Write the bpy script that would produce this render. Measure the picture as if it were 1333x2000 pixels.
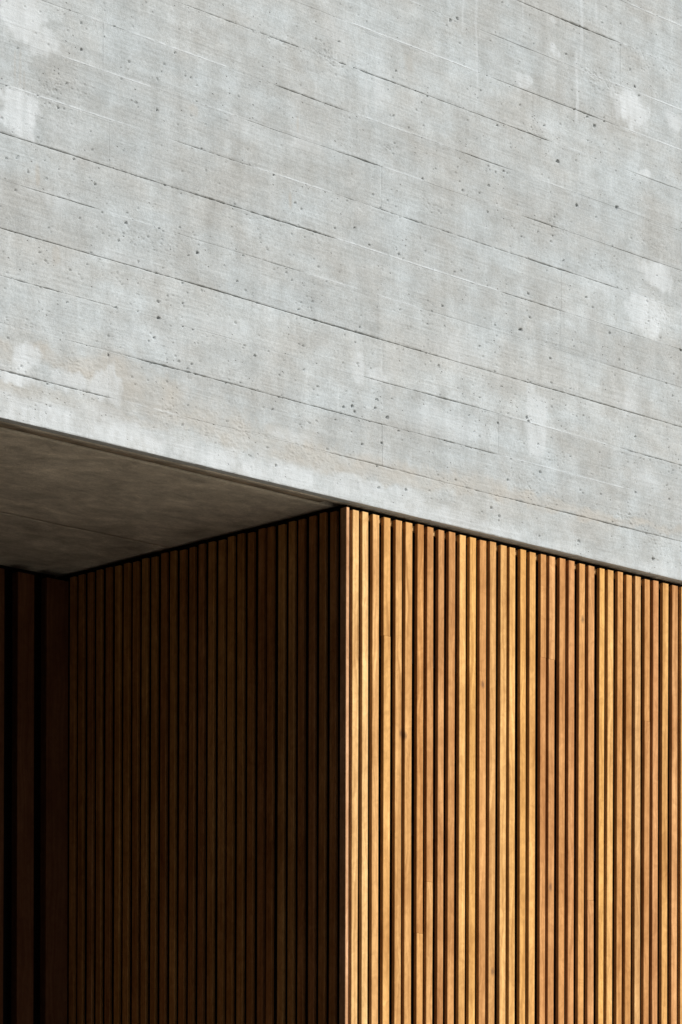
import bpy, math, random
import numpy as np
from mathutils import Matrix, Vector

for o in list(bpy.data.objects):
    bpy.data.objects.remove(o, do_unlink=True)
scene = bpy.context.scene
C = scene.collection
random.seed(7)
RNG = np.random.default_rng(7)
R = math.radians

# ------------------------------------------------------------------ camera
EYE = 1.6                       # eye height
DIST = 10.529                   # camera to the concrete corner line
WANG = math.atan2(0.69074, 0.72311)      # heading of the facade
cam = bpy.data.cameras.new('camera')
cam.sensor_fit = 'VERTICAL'
cam.sensor_height = 36.0
cam.sensor_width = 24.0
cam.lens = 108.9
cam.shift_y = 0.7356            # level view camera with a raised front
cam.clip_start = 0.1
cam.clip_end = 2000.0
camo = bpy.data.objects.new('camera', cam)
C.objects.link(camo)
camo.matrix_world = (Matrix.Translation((0, 0, EYE)) @ Matrix.Rotation(R(90), 4, 'X')
                     @ Matrix.Rotation(R(0.17), 4, 'Z'))
scene.camera = camo

# ------------------------------------------------------------------ sky, sun, exposure
SUN_OFF = R(24.0)               # sun to the right of the facade's normal
SUN_EL = R(36.0)
ud = Vector((math.cos(WANG), math.sin(WANG), 0))
nd = Vector((math.sin(WANG), -math.cos(WANG), 0))
to_sun = (ud * math.sin(SUN_OFF) + nd * math.cos(SUN_OFF)) * math.cos(SUN_EL) + Vector((0, 0, math.sin(SUN_EL)))
world = bpy.data.worlds.new('World')
scene.world = world
world.use_nodes = True
wt = world.node_tree
sky = wt.nodes.new('ShaderNodeTexSky')
sky.sky_type = 'NISHITA'
sky.sun_disc = False
sky.sun_elevation = SUN_EL
sky.sun_rotation = math.atan2(to_sun.x, to_sun.y)
bg = wt.nodes['Background']
bg.inputs['Strength'].default_value = 0.05
wt.links.new(sky.outputs[0], bg.inputs['Color'])
sl_ = bpy.data.lights.new('sun', 'SUN')
sl_.energy = 5.0
sl_.angle = R(0.53)
sl_.color = (1.0, 0.965, 0.915)
sun = bpy.data.objects.new('sun', sl_)
C.objects.link(sun)
sun.rotation_euler = to_sun.to_track_quat('Z', 'Y').to_euler()
sun.location = (8, 4, 12)
vs = scene.view_settings
vs.view_transform = 'Standard'
vs.look = 'None'
vs.gamma = 1.0
vs.exposure = 0.0
vs.use_curve_mapping = False

# measured layout of the wall, metres: u along the wall, z height
ZS=[4.2028,4.3488,4.4947,4.6413,4.7854,4.9328,5.0798,5.2296,5.3785,5.5289,5.6817,5.8319,5.9871,6.1445,6.3028]
SL= [(0.0793,0.0298),(0.1266,0.0287),(0.178,0.0314),(0.2319,0.0323),(0.2865,0.0312),(0.338,0.0334),(0.3946,0.031),(0.4445,0.0312),(0.499,0.0295),(0.5512,0.033),(0.6054,0.0319),(0.6554,0.0321),(0.7096,0.0336),(0.7599,0.0318),(0.8169,0.032),(0.8659,0.0304),(0.9187,0.0304),(0.9702,0.032),(1.0261,0.0294),(1.0739,0.0317),(1.1292,0.0319),(1.1814,0.0321),(1.237,0.0316),(1.2874,0.0339),(1.347,0.0285),(1.3941,0.0315),(1.4491,0.0296),(1.4994,0.0319),(1.5528,0.0314),(1.6048,0.0301),(1.6523,0.031),(1.7086,0.0327),(1.7646,0.0329),(1.8167,0.0324)]
SEG={
 1:[(-1.462,-1.029,1.3),(-0.972,-0.747,-0.6),(-0.692,-0.537,0.5),(-0.075,0.494,0.7),(0.533,0.835,0.7),(0.835,1.534,1.1),(1.534,1.78,0.7)],
 2:[(-1.383,-1.201,-0.4),(-1.201,-1.046,0.6),(-1.023,-0.866,0.8),(-0.866,-0.605,1.6),(-0.605,-0.356,0.9),(-0.356,-0.17,0.8),(-0.17,0.069,1.1),(0.069,0.468,0.6),(0.468,0.768,1.0),(0.768,1.461,-0.6)],
 3:[(-1.463,-1.202,0.9),(-1.202,-1.005,0.6),(-0.639,-0.493,0.3),(0.105,0.315,0.7),(0.315,0.571,1.1),(0.571,0.767,0.8),(0.807,1.36,-0.7),(1.426,1.562,0.8),(1.562,1.8,1.2)],
 4:[(-1.463,-1.223,0.7),(-1.223,-0.953,0.5),(-0.953,-0.781,1.0),(-0.781,-0.449,1.1),(-0.449,-0.171,0.5),(-0.171,0.166,1.2),(0.166,0.57,0.9),(0.57,0.833,0.6),(0.833,1.799,1.1)],
 5:[(-1.464,-1.365,0.3),(-1.353,-1.058,0.8),(-1.058,-0.847,-0.4),(-0.44,-0.172,0.6),(-0.172,0.067,-0.5),(0.163,0.352,-0.6),(0.51,0.621,0.6),(1.379,1.523,0.5)],
 6:[(-1.543,-1.345,1.0),(-1.345,-1.193,0.9),(-1.193,-0.847,1.0),(-0.847,-0.651,0.7),(-0.651,-0.054,1.2),(-0.054,0.779,-0.8),(0.792,1.096,0.9),(1.096,1.678,-0.3)],
 7:[(-1.425,-0.955,-0.7),(-0.751,-0.405,0.6),(-0.405,-0.078,-0.8),(-0.031,0.115,0.5),(0.139,0.389,1.0),(0.389,0.832,0.6),(0.832,1.188,1.1),(1.188,1.443,0.6),(1.443,1.678,-0.4)],
 8:[(-1.465,-1.225,-0.4),(-1.225,-0.848,-0.8),(-0.652,-0.474,-0.5),(-0.428,-0.174,0.6),(-0.079,0.017,0.8),(0.017,0.176,1.5),(0.176,0.388,-0.6),(0.724,0.885,-0.4),(0.89,1.087,0.8),(1.4,1.796,0.7)],
 9:[(-1.123,-1.054,-0.9),(-0.934,-0.519,-0.9),(-0.519,-0.337,0.2),(-0.324,-0.008,1.1),(0.065,0.337,-0.8),(0.337,0.567,-0.4),(0.593,0.817,0.6),(0.993,1.13,-0.6)],
 10:[(-0.728,-0.632,0.4),(-0.632,-0.198,1.0),(-0.032,0.286,1.2),(0.286,0.566,0.7),(0.527,0.83,0.6),(0.83,1.047,0.9),(1.047,1.214,-0.7)],
 11:[(0.027,0.657,-1.1),(0.657,0.722,-0.3),(0.91,1.143,0.7),(1.157,1.269,1.2),(1.412,1.794,-0.9)],
 12:[(0.3,0.401,-0.7),(0.936,1.297,-0.4),(1.269,1.411,-0.6),(1.417,1.794,-1.0)],
 13:[(0.881,1.086,0.7),(1.086,1.282,1.6),(1.282,1.367,1.0),(1.41,1.688,-0.6)],
 14:[(1.456,1.792,-0.8)],
}
BUTT={8:[(-1.054,-0.8)],7:[(0.177,1.1)],5:[(1.089,0.4)],4:[(0.161,1.0)],3:[(0.186,0.4)],2:[(0.187,0.3),(0.765,0.4)],1:[(-1.031,0.4),(0.185,0.3)],6:[(1.096,0.3)],11:[(0.659,-0.5)],12:[(1.42,-0.7)]}
LIME= [(-1.387,5.475,0.076,0.103,0.9),(-1.296,5.402,0.056,0.035,0.8),(-1.381,5.168,0.088,0.087,1.0),(1.484,5.918,0.104,0.069,1.0),(1.411,5.912,0.04,0.038,0.7),(1.728,5.937,0.042,0.043,0.7),(1.618,5.331,0.082,0.05,0.9),(1.566,5.171,0.1,0.081,1.0),(1.487,5.177,0.046,0.023,0.7),(0.964,4.694,0.046,0.083,0.8),(0.964,4.593,0.054,0.083,0.8),(1.549,5.687,0.035,0.027,1.0),(0.068,4.67,0.034,0.049,0.7),(0.161,4.657,0.039,0.025,0.6),(1.054,6.014,0.025,0.022,0.9),(0.896,5.866,0.043,0.026,0.7),(1.053,6.126,0.017,0.011,0.8),(1.684,5.717,0.012,0.008,0.8),(-1.373,4.402,0.052,0.038,1.0),(-1.201,4.376,0.061,0.032,0.8),(-1.077,4.378,0.054,0.039,0.8),(-1.422,4.337,0.099,0.028,0.9),(-1.01,4.387,0.029,0.058,0.7),(-1.098,4.297,0.083,0.023,0.4),(0.022,4.269,0.084,0.035,0.7),(0.143,4.259,0.074,0.032,0.7),(0.292,4.272,0.113,0.025,0.7),(-0.062,4.262,0.048,0.024,0.5),(-0.24,4.376,0.093,0.017,0.4),(-0.845,4.575,0.129,0.033,0.3),(-0.561,4.668,0.134,0.033,0.25),(0.57,4.817,0.155,0.045,0.3),(0.494,4.55,0.18,0.045,0.4),(1.329,5.219,0.171,0.038,0.25),(1.474,4.812,0.087,0.042,0.4),(1.563,4.561,0.088,0.038,0.35),(-1.224,5.169,0.122,0.029,0.25),(-0.033,5.787,0.072,0.069,0.35),(0.162,5.63,0.034,0.088,0.4),(-0.033,5.77,0.048,0.069,0.3),(1.033,5.72,0.082,0.026,0.3),(-0.451,5.367,0.068,0.034,0.3),(-0.197,5.381,0.059,0.051,0.35),(-1.264,4.919,0.101,0.024,0.35),(-0.953,4.798,0.148,0.026,0.25)]
TAN= [(-1.462,4.399,0.022),(-1.221,4.43,0.029),(-0.973,4.419,0.052),(-0.78,4.383,0.059),(-0.515,4.345,0.054),(-0.263,4.335,0.051),(-0.051,4.322,0.045),(0.217,4.335,0.035),(0.572,4.366,0.029),(0.835,4.361,0.024),(1.108,4.364,0.019),(1.78,4.385,0.012)]
TAN2= [(-1.461,4.302,0.025),(-1.302,4.305,0.029),(-1.139,4.302,0.026),(-0.972,4.301,0.016),(-0.78,4.295,0.007)]
DRIP= [(0.646,5.695,6.12,0.0065,0.6),(1.2,6.017,6.279,0.0084,0.6),(1.176,5.785,6.047,0.0084,0.8),(0.578,5.948,6.101,0.0052,0.5),(1.276,6.179,6.301,0.0057,0.5),(0.89,6.043,6.19,0.0054,0.4),(0.108,5.537,5.669,0.0073,0.5),(-0.139,5.499,5.602,0.0059,0.4),(-1.224,5.489,5.585,0.0041,0.5),(0.183,4.641,4.72,0.0049,0.5),(-0.023,4.513,4.565,0.0048,0.7),(-1.446,5.364,5.521,0.0059,0.6),(-1.416,5.403,5.53,0.0059,0.5)]
BROWN= [(-0.25,5.124,5.2,0.0093,0.8),(-1.317,4.938,5.033,0.01,0.7),(-0.216,5.39,5.458,0.007,0.7),(-0.679,5.329,5.375,0.0264,0.5),(-1.243,4.716,4.78,0.0203,0.5),(0.311,5.723,5.811,0.0301,0.4),(-1.406,5.236,5.367,0.005,0.5),(-1.386,5.23,5.372,0.005,0.5),(-1.37,5.234,5.305,0.005,0.4)]
PIT= [(-0.983,5.371,0.008,0.003),(-1.308,4.745,0.007,0.004),(-1.285,4.724,0.006,0.003),(-1.275,4.718,0.005,0.003),(-0.826,4.696,0.009,0.005),(-0.824,4.644,0.01,0.006),(-1.151,4.71,0.007,0.003),(-0.962,4.916,0.007,0.005),(-1.173,5.069,0.006,0.005),(-1.282,4.98,0.005,0.005),(-0.868,4.894,0.007,0.003),(1.178,5.484,0.008,0.007),(0.711,5.443,0.008,0.005),(0.578,5.393,0.006,0.005),(1.399,5.529,0.009,0.009),(0.788,5.513,0.007,0.005),(1.275,5.799,0.008,0.009),(1.235,5.823,0.008,0.005),(1.075,5.619,0.011,0.007),(1.521,5.977,0.007,0.005),(1.498,6.005,0.007,0.006),(0.513,5.975,0.006,0.011),(0.547,5.993,0.006,0.006),(0.495,5.953,0.006,0.004),(-0.449,4.814,0.007,0.003),(-0.659,4.891,0.006,0.007),(-0.001,4.517,0.007,0.005),(0.04,4.528,0.007,0.007),(0.052,4.511,0.006,0.007),(-0.121,4.563,0.007,0.004),(-0.14,4.549,0.005,0.003),(0.159,4.574,0.01,0.005),(0.15,4.543,0.007,0.005),(0.209,4.522,0.007,0.008),(0.538,5.097,0.008,0.004),(0.462,4.752,0.005,0.009),(0.479,4.965,0.008,0.005),(0.571,5.108,0.006,0.004),(0.881,4.966,0.011,0.007),(0.729,4.299,0.008,0.005),(0.769,4.277,0.008,0.005),(0.168,4.272,0.007,0.005),(0.299,4.289,0.006,0.006),(1.195,4.257,0.008,0.006),(1.611,4.257,0.007,0.009),(-0.773,4.338,0.009,0.003),(-0.721,4.32,0.004,0.008),(-0.582,4.287,0.006,0.003),(-0.453,4.632,0.006,0.004),(-0.459,4.622,0.005,0.003),(-0.407,4.608,0.007,0.005),(-0.47,4.505,0.009,0.003),(-0.522,4.505,0.004,0.003),(-0.16,4.434,0.012,0.003),(-0.125,4.445,0.011,0.003),(-0.037,4.467,0.005,0.004),(0.089,4.407,0.006,0.005),(0.182,4.429,0.01,0.004),(0.284,5.086,0.006,0.004),(0.264,4.487,0.006,0.004),(0.915,4.657,0.007,0.008),(0.923,4.644,0.007,0.006),(0.984,4.472,0.007,0.006),(1.768,5.077,0.012,0.005),(1.649,5.097,0.007,0.004),(1.042,4.808,0.008,0.004),(1.416,4.966,0.006,0.004),(1.036,4.894,0.008,0.005),(1.267,5.13,0.007,0.004),(1.571,5.219,0.007,0.004),(1.23,5.158,0.007,0.005),(0.918,5.104,0.008,0.005),(0.929,5.02,0.007,0.005),(-1.276,5.399,0.005,0.004),(-1.199,5.464,0.005,0.003),(-1.146,5.503,0.005,0.007),(-1.145,5.419,0.006,0.006),(-1.237,5.212,0.005,0.005),(-1.317,5.099,0.006,0.003),(-1.318,5.23,0.006,0.003),(-1.395,5.022,0.007,0.003),(-1.355,4.984,0.004,0.008),(-1.399,5.016,0.006,0.004)]
HONEY= [(-0.08,5.687,0.095,0.052,1),(-0.269,5.688,0.07,0.034,0.4),(-1.265,5.278,0.071,0.04,0.8),(-1.143,5.286,0.062,0.04,0.6),(1.297,5.986,0.142,0.057,0.8),(1.526,6.124,0.146,0.038,0.6),(0.992,5.691,0.109,0.03,0.8),(1.076,5.387,0.097,0.047,0.7),(0.439,5.3,0.064,0.021,0.8),(0.212,5.449,0.049,0.014,0.5),(1.328,5.294,0.085,0.038,0.6),(1.619,5.167,0.118,0.058,0.7),(1.617,5.437,0.118,0.027,0.7),(1.703,6.114,0.06,0.058,0.4),(1.079,4.53,0.083,0.019,0.4),(0.97,4.399,0.163,0.022,0.6),(1.476,4.392,0.232,0.038,0.7),(1.623,4.321,0.118,0.077,0.6),(0.862,4.436,0.107,0.018,0.7),(-0.782,4.886,0.087,0.041,0.5),(-0.953,4.879,0.106,0.041,0.5),(-1.343,4.503,0.06,0.016,0.4)]

# ------------------------------------------------------------------ helpers
FRAME = Matrix.Translation((0, DIST, 0)) @ Matrix.Rotation(WANG, 4, 'Z')   # local x = along facade, y = into building


def thing(name, label, cat, u=0.0, v=0.0, z=0.0):
    o = bpy.data.objects.new(name, None)
    o.empty_display_size = 0.2
    C.objects.link(o)
    o.matrix_world = FRAME @ Matrix.Translation((u, v, z))
    o['label'] = label
    o['category'] = cat
    return o


def link(name, me, mat, parent=None, loc=(0, 0, 0)):
    o = bpy.data.objects.new(name, me)
    if mat and not me.materials:
        me.materials.append(mat)
    C.objects.link(o)
    if parent:
        o.parent = parent
    o.location = loc
    return o


def mesh_np(name, verts, quads, smooth=False):
    me = bpy.data.meshes.new(name)
    verts = np.ascontiguousarray(verts, dtype=np.float32)
    quads = np.ascontiguousarray(quads, dtype=np.int32)
    me.vertices.add(len(verts))
    me.vertices.foreach_set('co', verts.ravel())
    me.loops.add(quads.size)
    me.loops.foreach_set('vertex_index', quads.ravel())
    me.polygons.add(len(quads))
    me.polygons.foreach_set('loop_start', np.arange(0, quads.size, 4, dtype=np.int32))
    me.polygons.foreach_set('loop_total', np.full(len(quads), 4, dtype=np.int32))
    me.polygons.foreach_set('use_smooth', np.full(len(quads), bool(smooth)))
    me.update(calc_edges=True)
    return me


def box_mesh(name, x0, x1, y0, y1, z0, z1):
    v = [(x, y, z) for z in (z0, z1) for y in (y0, y1) for x in (x0, x1)]
    q = [(0, 2, 3, 1), (4, 5, 7, 6), (0, 1, 5, 4), (2, 6, 7, 3), (0, 4, 6, 2), (1, 3, 7, 5)]
    return mesh_np(name, v, q)


def _hash(ix, iy, seed):
    h = (ix.astype(np.int64) * 374761393 + iy.astype(np.int64) * 668265263 + seed * 1442695041) & 0xFFFFFFFF
    h = ((h ^ (h >> 13)) * 1274126177) & 0xFFFFFFFF
    h = h ^ (h >> 16)
    return (h & 0xFFFF).astype(np.float64) / 32767.5 - 1.0


def vnoise(x, y, seed):
    x = np.asarray(x, dtype=np.float64)
    y = np.asarray(y, dtype=np.float64)
    x, y = np.broadcast_arrays(x, y)
    ix = np.floor(x)
    iy = np.floor(y)
    fx = x - ix
    fy = y - iy
    fx = fx * fx * (3 - 2 * fx)
    fy = fy * fy * (3 - 2 * fy)
    ix = ix.astype(np.int64)
    iy = iy.astype(np.int64)
    a = _hash(ix, iy, seed)
    b = _hash(ix + 1, iy, seed)
    c = _hash(ix, iy + 1, seed)
    d = _hash(ix + 1, iy + 1, seed)
    return (a * (1 - fx) + b * fx) * (1 - fy) + (c * (1 - fx) + d * fx) * fy


def fbm(x, y, seed, octv=3):
    s = 0.0
    a = 1.0
    for i in range(octv):
        s = s + a * vnoise(x * 2 ** i + 17.3 * i, y * 2 ** i - 9.1 * i, seed + i)
        a *= 0.5
    return s / 1.6


def sstep(a, b, x):
    t = np.clip((x - a) / (b - a), 0, 1)
    return t * t * (3 - 2 * t)


# ------------------------------------------------------------------ materials
def nodes_of(name):
    m = bpy.data.materials.new(name)
    m.use_nodes = True
    nt = m.node_tree
    b = nt.nodes['Principled BSDF']

    def N(t, **kw):
        n = nt.nodes.new(t)
        for k, val in kw.items():
            setattr(n, k, val)
        return n

    def L(a, c):
        nt.links.new(a, c)
    return m, nt, b, N, L


def noise_node(N, L, vec, scale, detail=3.0, rough=0.5, sc=(1, 1, 1), dist=0.0):
    mp = N('ShaderNodeMapping')
    mp.inputs['Scale'].default_value = sc
    L(vec, mp.inputs['Vector'])
    n = N('ShaderNodeTexNoise')
    n.inputs['Scale'].default_value = scale
    n.inputs['Detail'].default_value = detail
    n.inputs['Roughness'].default_value = rough
    n.inputs['Distortion'].default_value = dist
    L(mp.outputs[0], n.inputs['Vector'])
    return n.outputs['Fac']


def ramp(N, L, fac, p0, p1, c0=(0, 0, 0, 1), c1=(1, 1, 1, 1)):
    r = N('ShaderNodeValToRGB')
    r.color_ramp.elements[0].position = p0
    r.color_ramp.elements[1].position = p1
    r.color_ramp.elements[0].color = c0
    r.color_ramp.elements[1].color = c1
    L(fac, r.inputs['Fac'])
    return r.outputs['Color']


def mixc(N, L, fac, a, b, mode='MIX'):
    m = N('ShaderNodeMix', data_type='RGBA', blend_type=mode)
    for sock, val in ((m.inputs[0], fac), (m.inputs[6], a), (m.inputs[7], b)):
        if isinstance(val, (int, float)):
            sock.default_value = val
        elif isinstance(val, tuple):
            sock.default_value = val
        else:
            L(val, sock)
    return m.outputs[2]


def mathn(N, L, op, a, b=None):
    m = N('ShaderNodeMath', operation=op)
    for sock, val in ((m.inputs[0], a), (m.inputs[1], b)):
        if val is None:
            continue
        if isinstance(val, (int, float)):
            sock.default_value = val
        else:
            L(val, sock)
    return m.outputs[0]


def concrete_material(name, base=(0.418, 0.456, 0.477, 1), warm=(0.388, 0.402, 0.402, 1), attrs=True, bump=1.0, mott=0.0):
    m, nt, b, N, L = nodes_of(name)
    tc = N('ShaderNodeTexCoord')
    vec = tc.outputs['Object']
    big = noise_node(N, L, vec, 2.6, 4, 0.6, (1, 1, 1.7))
    mid = noise_node(N, L, vec, 11, 5, 0.62, (1, 1, 1.4), 0.3)
    streak = noise_node(N, L, vec, 16, 4, 0.6, (1, 1, 0.16))
    grainn = noise_node(N, L, vec, 30, 5, 0.68, (0.10, 1, 3.6))
    fine = noise_node(N, L, vec, 240, 3, 0.65)
    speck = noise_node(N, L, vec, 95, 2, 0.6)
    col = mixc(N, L, ramp(N, L, big, 0.38, 0.62), base, warm)
    col = mixc(N, L, 1.0, col, ramp(N, L, mid, 0.25, 0.75, (0.86, 0.855, 0.845, 1), (1.12, 1.125, 1.13, 1)), 'MULTIPLY')
    col = mixc(N, L, 1.0, col, ramp(N, L, streak, 0.3, 0.7, (0.915, 0.912, 0.905, 1), (1.07, 1.075, 1.08, 1)), 'MULTIPLY')
    col = mixc(N, L, 1.0, col, ramp(N, L, grainn, 0.3, 0.7, (0.925, 0.925, 0.925, 1), (1.06, 1.06, 1.06, 1)), 'MULTIPLY')
    col = mixc(N, L, 1.0, col, ramp(N, L, speck, 0.28, 0.62, (0.87, 0.87, 0.865, 1), (1.03, 1.03, 1.03, 1)), 'MULTIPLY')
    col = mixc(N, L, 1.0, col, ramp(N, L, fine, 0.30, 0.70, (0.90, 0.90, 0.895, 1), (1.08, 1.08, 1.08, 1)), 'MULTIPLY')
    mpv = N('ShaderNodeMapping')
    mpv.inputs['Scale'].default_value = (0.8, 1.0, 1.25)
    L(vec, mpv.inputs['Vector'])
    vor = N('ShaderNodeTexVoronoi')
    vor.inputs['Scale'].default_value = 84.0
    L(mpv.outputs[0], vor.inputs['Vector'])
    sepc = N('ShaderNodeSeparateColor')
    L(vor.outputs['Color'], sepc.inputs[0])
    clus = noise_node(N, L, vec, 7.0, 3, 0.6)
    some = mathn(N, L, 'GREATER_THAN', mathn(N, L, 'ADD', sepc.outputs[0], mathn(N, L, 'MULTIPLY', clus, 2.0)), 1.98)
    core_ = ramp(N, L, mathn(N, L, 'ADD', vor.outputs['Distance'], mathn(N, L, 'MULTIPLY', sepc.outputs[1], 0.14)), 0.14, 0.27, (1, 1, 1, 1), (0, 0, 0, 1))
    pore = mathn(N, L, 'MULTIPLY', some, core_)
    col = mixc(N, L, mathn(N, L, 'MULTIPLY', pore, 0.55), col, (0.17, 0.165, 0.155, 1))
    bloom = noise_node(N, L, vec, 5.0, 6, 0.62, (1, 1, 1.15), 0.6)
    col = mixc(N, L, 1.0, col, ramp(N, L, bloom, 0.36, 0.64, (0.95, 0.946, 0.94, 1), (1.05, 1.056, 1.06, 1)), 'MULTIPLY')
    oi = N('ShaderNodeObjectInfo')
    tone = mathn(N, L, 'MULTIPLY_ADD', oi.outputs['Random'], 0.09)
    nt.nodes[-1].inputs[2].default_value = 0.957
    tone_n = nt.nodes[-1]
    comb = N('ShaderNodeCombineXYZ')
    for i in range(3):
        L(tone_n.outputs[0], comb.inputs[i])
    col = mixc(N, L, 1.0, col, comb.outputs[0], 'MULTIPLY')
    if mott:
        sm1 = noise_node(N, L, vec, 6, 7, 0.74, (0.8, 1.3, 1), 0.4)
        sm2 = noise_node(N, L, vec, 22, 6, 0.7, (0.5, 1.3, 1), 0.8)
        col = mixc(N, L, 1.0, col, ramp(N, L, sm1, 0.32, 0.68, (1 - mott, 1 - mott, 1 - mott, 1), (1 + mott, 1 + mott, 1 + mott, 1)), 'MULTIPLY')
        col = mixc(N, L, 1.0, col, ramp(N, L, sm2, 0.60, 0.74, (1, 1, 1, 1), (1 + mott, 1 + mott, 1 + 0.9 * mott, 1)), 'MULTIPLY')
    if attrs:
        def att(nm):
            a = N('ShaderNodeAttribute')
            a.attribute_name = nm
            return a.outputs['Fac']
        col = mixc(N, L, att('tan'), col, mixc(N, L, mid, (0.335, 0.328, 0.305, 1), (0.465, 0.453, 0.42, 1)))
        col = mixc(N, L, att('brown'), col, (0.35, 0.325, 0.285, 1))
        col = mixc(N, L, att('lime'), col, mixc(N, L, streak, (0.50, 0.54, 0.565, 1), (0.62, 0.66, 0.69, 1)))
    L(col, b.inputs['Base Color'])
    b.inputs['Roughness'].default_value = 0.88
    b.inputs['Specular IOR Level'].default_value = 0.25
    hsum = mathn(N, L, 'MULTIPLY', fine, 0.7)
    h2 = mathn(N, L, 'MULTIPLY', speck, 0.45)
    h3 = mathn(N, L, 'MULTIPLY', grainn, 0.6)
    hh = mathn(N, L, 'SUBTRACT', mathn(N, L, 'ADD', mathn(N, L, 'ADD', hsum, h2), h3), mathn(N, L, 'MULTIPLY', pore, 1.6))
    bp = N('ShaderNodeBump')
    bp.inputs['Strength'].default_value = 0.8 * bump
    bp.inputs['Distance'].default_value = 0.0022
    L(hh, bp.inputs['Height'])
    L(bp.outputs[0], b.inputs['Normal'])
    return m


def wood_material(name):
    m, nt, b, N, L = nodes_of(name)
    tc = N('ShaderNodeTexCoord')
    oi = N('ShaderNodeObjectInfo')
    off = N('ShaderNodeVectorMath', operation='MULTIPLY_ADD')
    cx = N('ShaderNodeCombineXYZ')
    for i in range(3):
        L(oi.outputs['Random'], cx.inputs[i])
    L(cx.outputs[0], off.inputs[0])
    off.inputs[1].default_value = (7.0, 13.0, 37.0)
    L(tc.outputs['Object'], off.inputs[2])
    vec = off.outputs[0]
    # grain lines run along the slat, drifting a little sideways
    drift = noise_node(N, L, vec, 1.0, 2, 0.5, (3, 3, 2.2))
    sep = N('ShaderNodeSeparateXYZ')
    L(vec, sep.inputs[0])
    dx = mathn(N, L, 'MULTIPLY_ADD', drift, 0.10)
    dxn = nt.nodes[-1]
    L(sep.outputs['X'], dxn.inputs[2])
    cv = N('ShaderNodeCombineXYZ')
    L(dxn.outputs[0], cv.inputs[0])
    L(sep.outputs['Y'], cv.inputs[1])
    L(sep.outputs['Z'], cv.inputs[2])
    gvec = cv.outputs[0]
    ring = noise_node(N, L, gvec, 1.0, 3, 0.55, (95, 95, 1.3))
    fib = noise_node(N, L, gvec, 1.0, 4, 0.7, (420, 420, 7))
    pore = noise_node(N, L, gvec, 1.0, 2, 0.5, (900, 900, 28))
    blot = noise_node(N, L, vec, 1.0, 3, 0.55, (9, 9, 3.2))
    chat = noise_node(N, L, vec, 1.0, 3, 0.6, (30, 30, 22), 1.5)
    col = oi.outputs['Color']
    col = mixc(N, L, 1.0, col, ramp(N, L, blot, 0.30, 0.70, (0.76, 0.69, 0.62, 1), (1.17, 1.21, 1.24, 1)), 'MULTIPLY')
    col = mixc(N, L, 1.0, col, ramp(N, L, ring, 0.30, 0.70, (0.76, 0.70, 0.63, 1), (1.14, 1.16, 1.18, 1)), 'MULTIPLY')
    col = mixc(N, L, 1.0, col, ramp(N, L, fib, 0.30, 0.72, (0.86, 0.83, 0.80, 1), (1.07, 1.07, 1.07, 1)), 'MULTIPLY')
    col = mixc(N, L, 1.0, col, ramp(N, L, chat, 0.35, 0.65, (0.88, 0.85, 0.82, 1), (1.08, 1.09, 1.10, 1)), 'MULTIPLY')
    col = mixc(N, L, 1.0, col, ramp(N, L, pore, 0.25, 0.40, (0.80, 0.76, 0.72, 1), (1, 1, 1, 1)), 'MULTIPLY')
    # one knot where the slat has one (x and z of it stored on the slat)
    kx = N('ShaderNodeAttribute', attribute_type='OBJECT', attribute_name='knot_x')
    kz = N('ShaderNodeAttribute', attribute_type='OBJECT', attribute_name='knot_z')
    so = N('ShaderNodeSeparateXYZ')
    L(tc.outputs['Object'], so.inputs[0])
    ex = mathn(N, L, 'MULTIPLY', mathn(N, L, 'SUBTRACT', so.outputs['X'], kx.outputs['Fac']), 1.7)
    ez = mathn(N, L, 'SUBTRACT', so.outputs['Z'], kz.outputs['Fac'])
    rr = mathn(N, L, 'SQRT', mathn(N, L, 'ADD', mathn(N, L, 'POWER', mathn(N, L, 'ABSOLUTE', ex), 2.0), mathn(N, L, 'POWER', mathn(N, L, 'ABSOLUTE', ez), 2.0)))
    rr = mathn(N, L, 'ADD', rr, mathn(N, L, 'MULTIPLY', chat, 0.012))
    kf = ramp(N, L, rr, 0.012, 0.026, (1, 1, 1, 1), (0, 0, 0, 1))
    col = mixc(N, L, mathn(N, L, 'MULTIPLY', kf, 0.62), col, (0.10, 0.055, 0.035, 1))
    L(col, b.inputs['Base Color'])
    L(ramp(N, L, fib, 0.3, 0.7, (0.62, 0.62, 0.62, 1), (0.80, 0.80, 0.80, 1)), b.inputs['Roughness'])
    b.inputs['Specular IOR Level'].default_value = 0.12
    bp = N('ShaderNodeBump')
    bp.inputs['Strength'].default_value = 0.35
    bp.inputs['Distance'].default_value = 0.0008
    L(mathn(N, L, 'ADD', fib, pore), bp.inputs['Height'])
    L(bp.outputs[0], b.inputs['Normal'])
    return m


def plain_material(name, col, rough=0.8, var=0.12, scale=6.0):
    m, nt, b, N, L = nodes_of(name)
    tc = N('ShaderNodeTexCoord')
    n = noise_node(N, L, tc.outputs['Object'], scale, 5, 0.6)
    lo = tuple(c * (1 - var) for c in col) + (1,)
    hi = tuple(c * (1 + var) for c in col) + (1,)
    L(ramp(N, L, n, 0.3, 0.7, lo, hi), b.inputs['Base Color'])
    b.inputs['Roughness'].default_value = rough
    b.inputs['Specular IOR Level'].default_value = 0.05
    bp = N('ShaderNodeBump')
    bp.inputs['Strength'].default_value = 0.2
    bp.inputs['Distance'].default_value = 0.003
    n2 = noise_node(N, L, tc.outputs['Object'], scale * 14, 4, 0.6)
    L(n2, bp.inputs['Height'])
    L(bp.outputs[0], b.inputs['Normal'])
    return m


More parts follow.
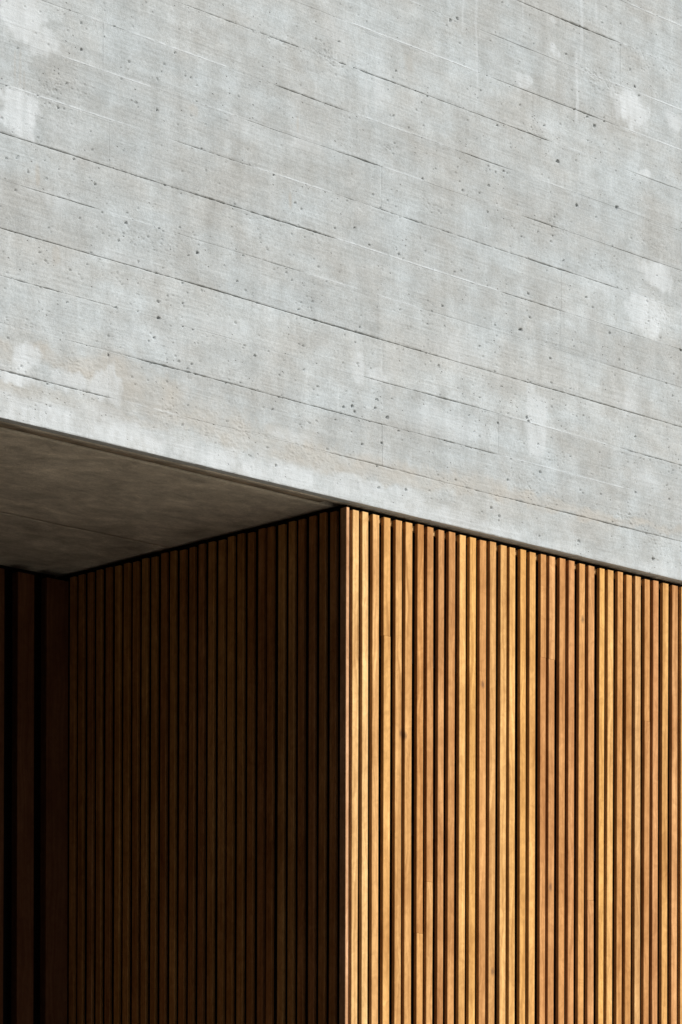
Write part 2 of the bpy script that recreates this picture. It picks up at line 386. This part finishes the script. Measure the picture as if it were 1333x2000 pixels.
M_CONC = concrete_material('board_marked_concrete')
M_SOFF = concrete_material('soffit_concrete', (0.62, 0.565, 0.48, 1), (0.53, 0.48, 0.405, 1), attrs=False, bump=2.0, mott=0.36)
M_GROOVE_SHADE = plain_material('painted_groove_shade', (0.30, 0.25, 0.19), 0.9, 0.4, 9.0)  # dark colour stands in for the shade inside the drip groove
M_CORE = plain_material('concrete_core', (0.36, 0.36, 0.35))
M_WOOD = wood_material('oiled_hardwood')
M_MEMB = plain_material('black_membrane', (0.012, 0.011, 0.010), 0.9)
M_GROUND = plain_material('asphalt', (0.05, 0.047, 0.043), 0.9, 0.2, 1.5)
M_BOUNCE = plain_material('pale_bounce_paving', (0.60, 0.555, 0.465), 0.85, 0.1, 1.5)  # pale so that the added sheet throws light upwards
M_DARK = plain_material('dark_light_blocker', (0.022, 0.014, 0.009), 0.7)  # near-black colour of the added, unseen light blockers

# ------------------------------------------------------------------ the ground and the far side of the recess
g = link('ground', mesh_np('ground', [(-400, -400, 0), (400, -400, 0), (400, 400, 0), (-400, 400, 0)], [(0, 1, 2, 3)]), M_GROUND)
g['kind'] = 'structure'
p = link('added_bounce_paving', box_mesh('added_bounce_paving', -0.9, 30, -30, 6.0, -0.3, 0.004), M_BOUNCE)  # unseen, added to bounce sunlight up onto the soffit
p.matrix_world = FRAME
p['kind'] = 'structure'

# ------------------------------------------------------------------ the concrete storey
Z0 = ZS[0]
ROWS = list(ZS)
while ROWS[-1] < 7.2:
    ROWS.append(ROWS[-1] + 0.153)
NR = len(ROWS) - 1
UMIN, UMAX = -3.4, 5.2
wall = thing('concrete_wall', 'pale grey board-marked concrete wall overhanging the timber cladding', 'wall', 0, 0, Z0)


def joint_strength(k, u):
    """positive: open dark joint, negative: raised fin"""
    s = 0.08 + 0.28 * vnoise(u * 3.1, k * 7.7, 50)
    for a, b_, amp in SEG.get(k, []):
        amp = amp * 0.85 if amp < 1.2 else amp
        w = sstep(a - 0.05, a + 0.05, u) * (1 - sstep(b_ - 0.05, b_ + 0.05, u))
        s = s * (1 - w) + w * amp * np.clip(0.80 + 0.40 * vnoise(u * 12, k * 3.3, 60) + 0.45 * vnoise(u * 60, k * 3.3, 61) + 0.3 * vnoise(u * 160, k * 3.3, 62), 0.05, 1.7)
    return s


def wander(k, u):
    return 0.0022 * vnoise(u * 1.6, k * 5.1, 71) + 0.0006 * vnoise(u * 26, k * 5.1, 72)


def masks(U, Z):
    wu = U + 0.030 * fbm(U * 9, Z * 9, 151, 2) + 0.012 * fbm(U * 34, Z * 30, 155, 3)
    wz = Z + 0.026 * fbm(U * 9, Z * 9, 161, 2) + 0.014 * fbm(U * 40, Z * 26, 165, 3)
    patch = 0.76 + 0.42 * fbm(U * 46, Z * 9, 171, 4)
    w1 = fbm(U * 16, Z * 16, 101, 4)
    w2 = fbm(U * 60, Z * 34, 111, 3)
    lime = np.zeros_like(U)
    for (u0, z0, ru, rz, w) in LIME:
        ru, rz = ru * 1.12, rz * 1.12
        sel = (np.abs(U - u0) < ru * 1.6 + 0.06) & (np.abs(Z - z0) < rz * 1.6 + 0.06)
        if not sel.any():
            continue
        wk = min(1.0, min(ru, rz) / 0.03)
        pu_ = U[sel] + (wu[sel] - U[sel]) * wk
        pz_ = Z[sel] + (wz[sel] - Z[sel]) * wk
        d = np.sqrt(((pu_ - u0) / ru) ** 2 + ((pz_ - z0) / rz) ** 2) + 0.20 * w1[sel] + 0.24 * w2[sel]
        mm = (0.74 * w * (1 - sstep(0.66, 1.12, d)) if w > 0.45 else w * (1 - sstep(0.1, 1.4, d))) * patch[sel]
        if w > 0.85:
            kr = int(np.searchsorted(ROWS, z0)) - 1
            inside = (Z[sel] >= ROWS[kr]) & (Z[sel] <= ROWS[kr + 1])
            mm = mm * np.where(inside, 1.1, 0.35)
        lime[sel] = np.maximum(lime[sel], mm)
    band = np.interp(U, [-1.5, -0.9, -0.5, 0.0, 0.5, 0.9, 1.3, 1.8], [0.085, 0.080, 0.068, 0.064, 0.055, 0.042, 0.032, 0.045])
    bs = np.interp(U, [-1.5, -0.5, 0.2, 0.8, 1.2, 1.8], [0.85, 0.8, 0.7, 0.5, 0.25, 0.45])
    d = (Z - Z0) / band + 0.45 * w1 + 0.2 * w2
    lime = np.maximum(lime, bs * (1 - sstep(0.65, 1.35, d)) * np.clip(0.62 + 0.45 * w2 + 0.35 * fbm(U * 12, Z * 14, 191, 3), 0.05, 1))
    for (u0, za, zb, w, s) in DRIP:
        uu = u0 + 0.006 * vnoise(Z * 9, u0 * 31, 131)
        d = np.abs(U - uu) / w + 0.5 * w2
        lime = np.maximum(lime, 0.48 * s * (1 - sstep(0.3, 1.4, d)) * sstep(za - 0.01, za + 0.01, Z) * (1 - sstep(zb - 0.02, zb + 0.02, Z)))
    tan = np.zeros_like(U)
    for arr, s in ((TAN, 0.72), (TAN2, 0.5)):
        a = np.array(arr)
        cz = np.interp(U, a[:, 0], a[:, 1])
        hw = 1.25 * np.interp(U, a[:, 0], a[:, 2])
        d = np.abs(wz - cz) / hw + 0.35 * w1 + 0.2 * w2
        mm = s * (1 - sstep(0.35, 1.35, d)) * np.clip(0.75 + 0.55 * fbm(U * 13, Z * 20, 181, 4), 0, 1.15) * (U > a[0, 0] - 0.3) * (U < a[-1, 0])
        tan = np.maximum(tan, mm)
    tan = tan * (1 - 0.85 * np.clip(lime * 1.2, 0, 1))
    brown = np.zeros_like(U)
    for (u0, za, zb, w, s) in BROWN:
        zc = 0.5 * (za + zb)
        d = np.sqrt(((U - u0) / w) ** 2 + ((Z - zc) / (0.5 * (zb - za))) ** 2) + 0.35 * w2
        brown = np.maximum(brown, s * 0.6 * (1 - sstep(0.5, 1.15, d)))
    honey = np.zeros_like(U)
    for (u0, z0, ru, rz, w) in HONEY:
        d = np.sqrt(((U - u0) / ru) ** 2 + ((Z - z0) / rz) ** 2) + 0.5 * w1
        honey = np.maximum(honey, w * (1 - sstep(0.4, 1.2, d)))
    return lime, tan, brown, honey


# air holes: the large ones where the photo shows them, many small ones scattered
PITS = []
for (pu, pz, ru, rz) in PIT:
    PITS.append((pu, pz, ru * 0.72, rz * 0.68, RNG.uniform(-0.6, 0.2), min(ru, rz) * 1.5 + 0.0008))
n_try = 0
while n_try < 15000:
    n_try += 1
    pu = RNG.uniform(-1.8, 2.1)
    pz = RNG.uniform(4.23, 6.6)
    dens = 0.16 + 0.30 * max(0.0, 1 - abs(pz - 4.75) / 0.45) * (1.0 if pu < 0.35 else 0.75)
    dens *= 0.35 + 1.3 * max(0.0, 0.5 + 0.75 * float(fbm(np.array(pu * 5.0), np.array(pz * 6.0), 141, 2)))
    if RNG.random() > dens * 1.5:
        continue
    r = min(0.0036, 0.0010 * math.exp(RNG.normal(0.2, 0.5)) + 0.0004)
    asp = RNG.uniform(0.5, 1.0)
    PITS.append((pu, pz, r * 1.25, r * asp, RNG.normal(-0.35, 0.7), r * 2.2))
for (u0, z0, ru, rz, w) in HONEY:
    for i in range(int(60 * w * (0.4 + 9 * (ru * rz) ** 0.5))):
        a = RNG.normal(0, 0.55)
        b_ = RNG.normal(0, 0.55)
        r = RNG.uniform(0.0011, 0.0032)
        PITS.append((u0 + a * ru, z0 + b_ * rz, r * 1.3, r * 0.8, RNG.normal(-0.5, 0.7), r * 1.2))


def vis_u(z):
    return max(-1.72, (z - 5.484) / 0.284 - 1.466 - 0.22)


def lines(a, b_, fine_a, fine_b, step):
    edge = np.array([0, 0.0011, 0.0024, 0.0040, 0.0062])
    pts = [a + edge, b_ - edge]
    lo, hi = a + 0.0062, b_ - 0.0062
    fa, fb = max(lo, fine_a), min(hi, fine_b)
    if fb > fa:
        pts.append(np.linspace(fa, fb, max(2, int((fb - fa) / step))))
        if fa > lo:
            pts.append(np.linspace(lo, fa, max(2, int((fa - lo) / 0.06))))
        if fb < hi:
            pts.append(np.linspace(fb, hi, max(2, int((hi - fb) / 0.06))))
    else:
        pts.append(np.linspace(lo, hi, max(2, int((hi - lo) / 0.06))))
    p = np.unique(np.round(np.concatenate(pts), 5))
    keep = np.concatenate([[True], np.diff(p) > 0.0006])
    return p[keep]


def board(r, ua, ub, sa, sb):
    z0, z1 = ROWS[r], ROWS[r + 1]
    seen = r < 16
    us = lines(ua, ub, vis_u(z0) if seen else 99, 2.02 if seen else -99, 0.0037)
    fine = seen and ub > vis_u(z0) and ua < 2.02
    zl = lines(z0, z1, z0 if fine else 99, z1 if fine else -99, 0.0027)
    U, Z = np.meshgrid(us, zl, indexing='ij')
    lime, tan, brown, honey = masks(U, Z)
    db = Z - z0
    dt = z1 - Z
    h = 0.0005 * vnoise(np.array([r * 3.7]), np.array([ua * 9.0]), 81)[0] + 0.0014 * vnoise(U * 2.2, r * 4.4, 82) * (Z - 0.5 * (z0 + z1)) / 0.15
    h = h + 0.0011 * fbm(U * 5, Z * 9, 83, 3) + 0.00045 * fbm(U * 45, Z * 60, 86, 3)
    h = h + 0.00035 * vnoise(U * 6, Z * 260, 89) + 0.0002 * vnoise(U * 17, Z * 340, 90)
    rough = np.clip(1.1 * tan + 0.75 * honey, 0, 1)
    h = h + rough * (0.0011 * fbm(U * 60, Z * 85, 91, 3) + 0.0021 * vnoise(U * 170 + 60 * Z, Z * 240, 94) * (0.6 + 0.8 * vnoise(U * 25, Z * 25, 93)))
    h = h + 0.0006 * lime
    for k, d, up in ((r, db, 1), (r + 1, dt, -1)):
        if k == 0:
            h = h - 0.0014 * np.exp(-(d / 0.0022) ** 2) * (1.0 + 0.5 * vnoise(U * 40, 3.3, 95))
            continue
        s = joint_strength(k, us)[:, None]
        wv = 0.0020 * (1 + 0.45 * vnoise(us * 60, k * 2.2, 96))[:, None]
        sd = np.clip(s, 0, 2)
        sf = np.clip(-s, 0, 2)
        lime = np.maximum(lime, np.clip(0.75 * sf, 0, 0.75) * np.exp(-(d / 0.0045) ** 2))
        h = h - sd * (0.0030 if k < 8 else 0.0022) * np.exp(-(d / wv) ** 2)
        h = h + up * sd * 0.0011 * np.exp(-d / 0.035)
        h = h + sf * 0.0021 * np.exp(-(d / (wv * 1.1)) ** 2) - up * sf * 0.0010 * np.exp(-d / 0.03)
    for ue, s in ((ua, sa), (ub, sb)):
        d = np.abs(U - ue)
        vv = 0.75 + 0.5 * vnoise(Z * 60, ue * 9, 97)
        h = h + (-s * 0.0015 * vv if s > 0 else -s * 0.0019 * vv) * np.exp(-(d / 0.0032) ** 2)
    for (pu, pz, ru, rz, ang, dep) in (PITS if fine else []):
        m_ = max(ru, rz) * 1.5
        if pz + m_ < z0 or pz - m_ > z1 or pu + m_ < ua or pu - m_ > ub:
            continue
        i0, i1 = np.searchsorted(us, (pu - m_, pu + m_))
        j0, j1 = np.searchsorted(zl, (pz - m_, pz + m_))
        i0 = max(i0 - 1, 0)
        j0 = max(j0 - 1, 0)
        dx = U[i0:i1 + 1, j0:j1 + 1] - pu
        dz = Z[i0:i1 + 1, j0:j1 + 1] - pz
        c, s_ = math.cos(ang), math.sin(ang)
        a = (dx * c + dz * s_) / ru
        e = (-dx * s_ + dz * c) / rz
        th_ = np.arctan2(e, a)
        rad = np.sqrt(a * a + e * e) * (1 + 0.20 * np.sin(3 * th_ + pu * 900) + 0.14 * np.sin(5 * th_ + pz * 700))
        h[i0:i1 + 1, j0:j1 + 1] -= dep * (1 - sstep(0.55, 1.25, rad))
    Zw = Z + wander(r, us)[:, None] * np.exp(-db / 0.03) * (r > 0) + wander(r + 1, us)[:, None] * np.exp(-dt / 0.03)
    if r == 0:
        Zw = Zw + (0.0006 * vnoise(us * 3, 1.7, 98) + 0.0060 * np.clip(vnoise(us * 38, 2.9, 99) - 0.72, 0, 1))[:, None] * np.exp(-db / 0.006)
    nu, nz = U.shape
    top = np.stack([U, -h, Zw - Z0], axis=-1).reshape(-1, 3)
    idx = np.arange(nu * nz).reshape(nu, nz)
    q = [np.stack([idx[:-1, :-1], idx[1:, :-1], idx[1:, 1:], idx[:-1, 1:]], -1).reshape(-1, 4)]
    # returns into the wall on the four sides
    loop = np.concatenate([idx[:, 0], idx[-1, 1:], idx[-2::-1, -1], idx[0, -2:0:-1]])
    back = top[loop].copy()
    back[:, 1] = 0.030
    bi = np.arange(len(loop)) + nu * nz
    q.append(np.stack([loop, bi, np.roll(bi, -1), np.roll(loop, -1)], -1))
    me = mesh_np('concrete_board', np.concatenate([top, back]), np.concatenate(q), True)
    sm = np.ones(len(me.polygons), dtype=bool)
    sm[-len(loop):] = False
    me.polygons.foreach_set('use_smooth', sm)
    for nm, arr in (('lime', lime), ('tan', tan), ('brown', brown)):
        at = me.attributes.new(nm, 'FLOAT', 'POINT')
        at.data.foreach_set('value', np.concatenate([arr.ravel(), np.zeros(len(loop))]).astype(np.float32))
    return link('concrete_board', me, M_CONC, wall)


for r in range(NR):
    cuts = sorted(BUTT.get(r, []))
    left = cuts[0][0] if cuts else 0.4
    pts = [(UMIN, 0.1)]
    if left - UMIN > 2.4:
        pts.append((left - 1.9 - 0.25 * RNG.random(), 0.1))
    pts += cuts
    right = pts[-1][0]
    if UMAX - right > 2.2:
        pts.append((max(2.15, right + 1.7 + 0.3 * RNG.random()), 0.3))
    pts.append((UMAX, 0.3))
    for (ua, sa), (ub, sb) in zip(pts[:-1], pts[1:]):
        board(r, ua, ub, sa, sb)
link('core', box_mesh('core', UMIN, UMAX, 0.029, 6.0, 0.034, 3.6), M_CORE, wall)


# ------------------------------------------------------------------ the soffit
def slab(name, ua, ub, va, vb, thick, z, bow, mat, parent, step=0.05):
    us = np.linspace(ua, ub, max(3, int((ub - ua) / step)))
    vl = np.linspace(va, vb, max(3, int((vb - va) / step)))
    U, V = np.meshgrid(us, vl, indexing='ij')
    h = z + bow * fbm(U * 2.5, V * 4, 201, 3)
    ed = np.minimum(np.minimum(U - ua, ub - U), np.minimum(V - va, vb - V))
    nu, nv = U.shape
    top = np.stack([U, V, h], -1).reshape(-1, 3)
    idx = np.arange(nu * nv).reshape(nu, nv)
    q = [np.stack([idx[:-1, :-1], idx[:-1, 1:], idx[1:, 1:], idx[1:, :-1]], -1).reshape(-1, 4)]
    loop = np.concatenate([idx[:, 0], idx[-1, 1:], idx[-2::-1, -1], idx[0, -2:0:-1]])
    back = top[loop].copy()
    back[:, 2] = z + thick
    bi = np.arange(len(loop)) + nu * nv
    q.append(np.stack([loop, np.roll(loop, -1), np.roll(bi, -1), bi], -1))
    me = mesh_np(name, np.concatenate([top, back]), np.concatenate(q), True)
    sm = np.ones(len(me.polygons), dtype=bool)
    sm[-len(loop):] = False
    me.polygons.foreach_set('use_smooth', sm)
    return link(name, me, mat, parent)


soffit = thing('concrete_soffit', 'shaded brown-grey concrete soffit above the recess on the left', 'soffit', 0, 0, Z0)
slab('drip_lip', UMIN, UMAX, 0.0305, 0.060, 0.034, 0.0008, 0.0006, M_SOFF, soffit, 0.012)
slab('groove_shade_strip', UMIN, -0.02, 0.0605, 0.0955, 0.02, 0.004, 0.0008, M_GROOVE_SHADE, soffit, 0.02)  # groove's shade painted as a dark strip
slab('soffit_panel', UMIN, 0.30, 0.096, 0.9605, 0.034, 0.0006, 0.0016, M_SOFF, soffit, 0.02)
slab('soffit_panel', UMIN, 0.30, 0.9635, 2.2, 0.03, 0.0022, 0.0016, M_SOFF, soffit, 0.02)
slab('soffit_panel', 0.302, UMAX, 0.068, 0.6, 0.03, 0.0006, 0.0010, M_SOFF, soffit, 0.08)


# ------------------------------------------------------------------ timber cladding
def srgb(c):
    return tuple((x / 255 / 12.92 if x <= 10 else ((x / 255 + 0.055) / 1.055) ** 2.4) for x in c)


TONE_GAIN = 0.96


def slat_mesh(w, d, h, seed, axis='x'):
    """bevelled batten, front face at y=0 facing -y, origin at the centre of its foot"""
    bv = 0.0014
    prof = [(-w / 2 + bv, 0), (w / 2 - bv, 0), (w / 2, bv), (w / 2, d), (-w / 2, d), (-w / 2, bv)]
    n = max(2, int(h / 0.35) + 1)
    zz = np.linspace(0, h, n)
    vs_ = []
    for i, z in enumerate(zz):
        ox = 0.0017 * float(vnoise(np.array(z * 0.9), np.array(seed * 3.7), 301))
        oy = 0.0009 * float(vnoise(np.array(z * 0.8), np.array(seed * 5.1), 302))
        for (x, y) in prof:
            if axis == 'x':
                vs_.append((x + ox, y + oy, z))
            else:
                vs_.append((y + oy, -x - ox, z))
    qs = []
    k = len(prof)
    for i in range(n - 1):
        for j in range(k):
            a = i * k + j
            b_ = i * k + (j + 1) % k
            qs.append((a, b_, b_ + k, a + k))
    # ends
    for base, rev in ((0, True), ((n - 1) * k, False)):
        f1 = [base + 0, base + 1, base + 2, base + 5]
        f2 = [base + 5, base + 2, base + 3, base + 4]
        for f in (f1, f2):
            qs.append(tuple(reversed(f)) if rev else tuple(f))
    me = mesh_np('slat', vs_, qs)
    return me


def add_slat(parent, u, v, w, d, zb, zt, tone, seed, axis='x', name='slat', tilt=0.0):
    me = slat_mesh(w, d, zt - zb, seed, axis)
    o = link(name, me, M_WOOD, parent, (u, v, zb))
    o.rotation_euler = (0, tilt, 0)
    tone = tuple(0.60 * x + 0.40 * y for x, y in zip(tone, (212, 162, 100)))
    c = srgb(tone)
    o.color = (min(0.9, c[0] * TONE_GAIN), c[1] * TONE_GAIN * 1.035, c[2] * TONE_GAIN * 1.13, 1)
    o['knot_x'] = 0.0
    o['knot_z'] = -9.0
    return o


TONES = [(236, 196, 134), (241, 203, 141), (225, 178, 118), (224, 174, 104), (207, 158, 98), (206, 155, 94),
         (200, 146, 84), (197, 147, 92), (186, 132, 84), (192, 137, 84), (229, 180, 108), (227, 176, 98),
         (206, 152, 90), (205, 157, 97), (228, 181, 112), (231, 183, 110), (221, 168, 92), (222, 171, 100),
         (190, 131, 80), (188, 132, 84), (191, 133, 80), (184, 127, 82), (204, 148, 88), (184, 130, 86),
         (225, 174, 96), (226, 179, 112), (199, 144, 86), (200, 145, 84), (206, 163, 110), (196, 140, 88),
         (194, 138, 94), (214, 165, 98), (196, 143, 96), (224, 176, 110)]
JOINTS = {3: [(3.775, (216, 164, 96))], 6: [(2.76, (188, 130, 72))], 7: [(2.944, (182, 128, 78))], 18: [(3.81, (196, 140, 84))],
          19: [(3.81, (210, 156, 104))], 23: [(2.95, (196, 142, 92))], 29: [(3.65, (206, 150, 92))], 12: [(1.9, (196, 140, 84))]}
KNOTS = {4: (0.012, 3.445), 5: (-0.015, 3.443), 12: (0.0, 3.67), 13: (0.004, 2.65), 19: (-0.004, 2.98), 22: (0.004, 3.98)}
SLAT_TOP = 4.1845
FRONT = 0.0205
front = thing('timber_cladding', 'sunlit honey-coloured vertical timber slats under the concrete edge', 'cladding', 0, 0, 0)
slats = list(SL)
tones = list(TONES)
u = slats[-1][0]
while u < 5.08:
    u += 0.0525 + RNG.uniform(-0.003, 0.003)
    slats.append((u, 0.0312 + RNG.uniform(-0.001, 0.001)))
    tones.append(TONES[int(RNG.integers(0, 34))])
for i, ((u, w), t) in enumerate(zip(slats, tones)):
    zt = SLAT_TOP + RNG.uniform(-0.0022, 0.0022)
    vj = FRONT + RNG.uniform(-0.0014, 0.0014)
    zb = 0.06
    cuts = sorted([c for c, _ in JOINTS.get(i, [])])
    cols = [cc for _, cc in JOINTS.get(i, [])]
    if not cuts:
        cuts = [RNG.uniform(0.8, 1.7)]
        cols = [t]
    pieces = [(zb, cuts[0] - 0.0004, t if i not in JOINTS else t), (cuts[0] + 0.0004, zt, cols[0])]
    for (a, b_, cc) in pieces:
        o = add_slat(front, u + RNG.uniform(-0.0004, 0.0004), vj, w, 0.0138, a, b_, cc, i * 2.3 + a)
        if i in KNOTS and a < KNOTS[i][1] < b_:
            o['knot_x'] = KNOTS[i][0]
            o['knot_z'] = KNOTS[i][1] - a
link('top_batten', box_mesh('top_batten', 0.0505, 5.15, 0.0368, 0.0500, 4.164, 4.1815), M_WOOD, front).color = (0.55, 0.36, 0.17, 1)
for zc in (0.3, 1.0, 1.7, 2.4, 3.1, 3.7):
    link('batten', box_mesh('batten', 0.0505, 5.15, 0.0368, 0.0500, zc, zc + 0.045), M_MEMB, front)
link('backing', box_mesh('backing', 0.0500, 5.2, 0.0510, 6.0, 0.02, 4.2025), M_MEMB, front)

side = thing('timber_cladding', 'unlit dark brown vertical timber slats on the side wall of the recess', 'cladding', 0, 0, 0)
SIDE_U = 0.0345
v = 0.035
i = 0
while v < 1.525:
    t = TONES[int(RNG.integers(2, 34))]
    t = (0.93 * t[0], 0.86 * t[1], 0.76 * t[2])  # shade of the side wall put into a darker, redder slat tone
    zt = SLAT_TOP + RNG.uniform(-0.003, 0.003)
    w = 0.030 + RNG.uniform(-0.0015, 0.0015)
    th = 0.0130 if i == 0 else 0.0125
    if i == 0:
        t = (214, 168, 136)
    cut = RNG.uniform(0.9, 1.8)
    for (a, b_) in ((0.06, cut - 0.0004), (cut + 0.0004, zt)):
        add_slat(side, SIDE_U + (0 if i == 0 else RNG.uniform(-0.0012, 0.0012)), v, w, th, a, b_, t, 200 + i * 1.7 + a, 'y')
    i += 1
    v = 0.035 + 0.0527 * i + (RNG.uniform(-0.0025, 0.0025) if i < 28 else 0)
link('backing', box_mesh('backing', SIDE_U + 0.0138, SIDE_U + 0.0150, 0.0335, 1.60, 0.02, 4.2), M_MEMB, side)

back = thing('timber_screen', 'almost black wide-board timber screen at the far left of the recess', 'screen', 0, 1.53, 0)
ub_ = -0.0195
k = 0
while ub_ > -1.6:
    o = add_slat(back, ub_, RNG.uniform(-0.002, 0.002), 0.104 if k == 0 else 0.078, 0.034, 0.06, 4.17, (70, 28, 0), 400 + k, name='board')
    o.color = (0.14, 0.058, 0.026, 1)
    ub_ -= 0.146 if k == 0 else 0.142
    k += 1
link('backing', box_mesh('backing', -1.74, 0.03, 0.075, 4.4, 0.02, 4.2025), M_MEMB, back)

left = link('added_recess_wall', box_mesh('added_recess_wall', -1.64, 0, 0, 1.7, 0, 4.19), M_DARK)  # unseen, added dark to keep light off the side slats
left.matrix_world = FRAME @ Matrix.Translation((-1.74, 0.03, 0))
left['kind'] = 'structure'

# an added, unseen mass, left of and behind the camera: it keeps the open sky off the recess
parts = [(-24, -12, -70, 20, 0, 17.2), (-24.1, -11.9, -70.1, 20.1, 17.2, 17.6)]
for zz_ in (4.2, 8.4, 12.6):
    parts.append((-12.0, -11.92, -70, 20, zz_, zz_ + 0.25))
for q_ in range(19):
    parts.append((-12.0, -11.88, -69.5 + q_ * 4.9, -69.0 + q_ * 4.9, 0, 17.2))
vv_, qq_ = [], []
for (x0, x1, y0, y1, z0_, z1_) in parts:
    k0 = len(vv_)
    vv_ += [(x, y, z) for z in (z0_, z1_) for y in (y0, y1) for x in (x0, x1)]
    qq_ += [tuple(k0 + i_ for i_ in f) for f in ((0, 2, 3, 1), (4, 5, 7, 6), (0, 1, 5, 4), (2, 6, 7, 3), (0, 4, 6, 2), (1, 3, 7, 5))]
ob = link('added_sky_blocker', mesh_np('added_sky_blocker', vv_, qq_), M_DARK)
ob.matrix_world = FRAME
ob['kind'] = 'structure'
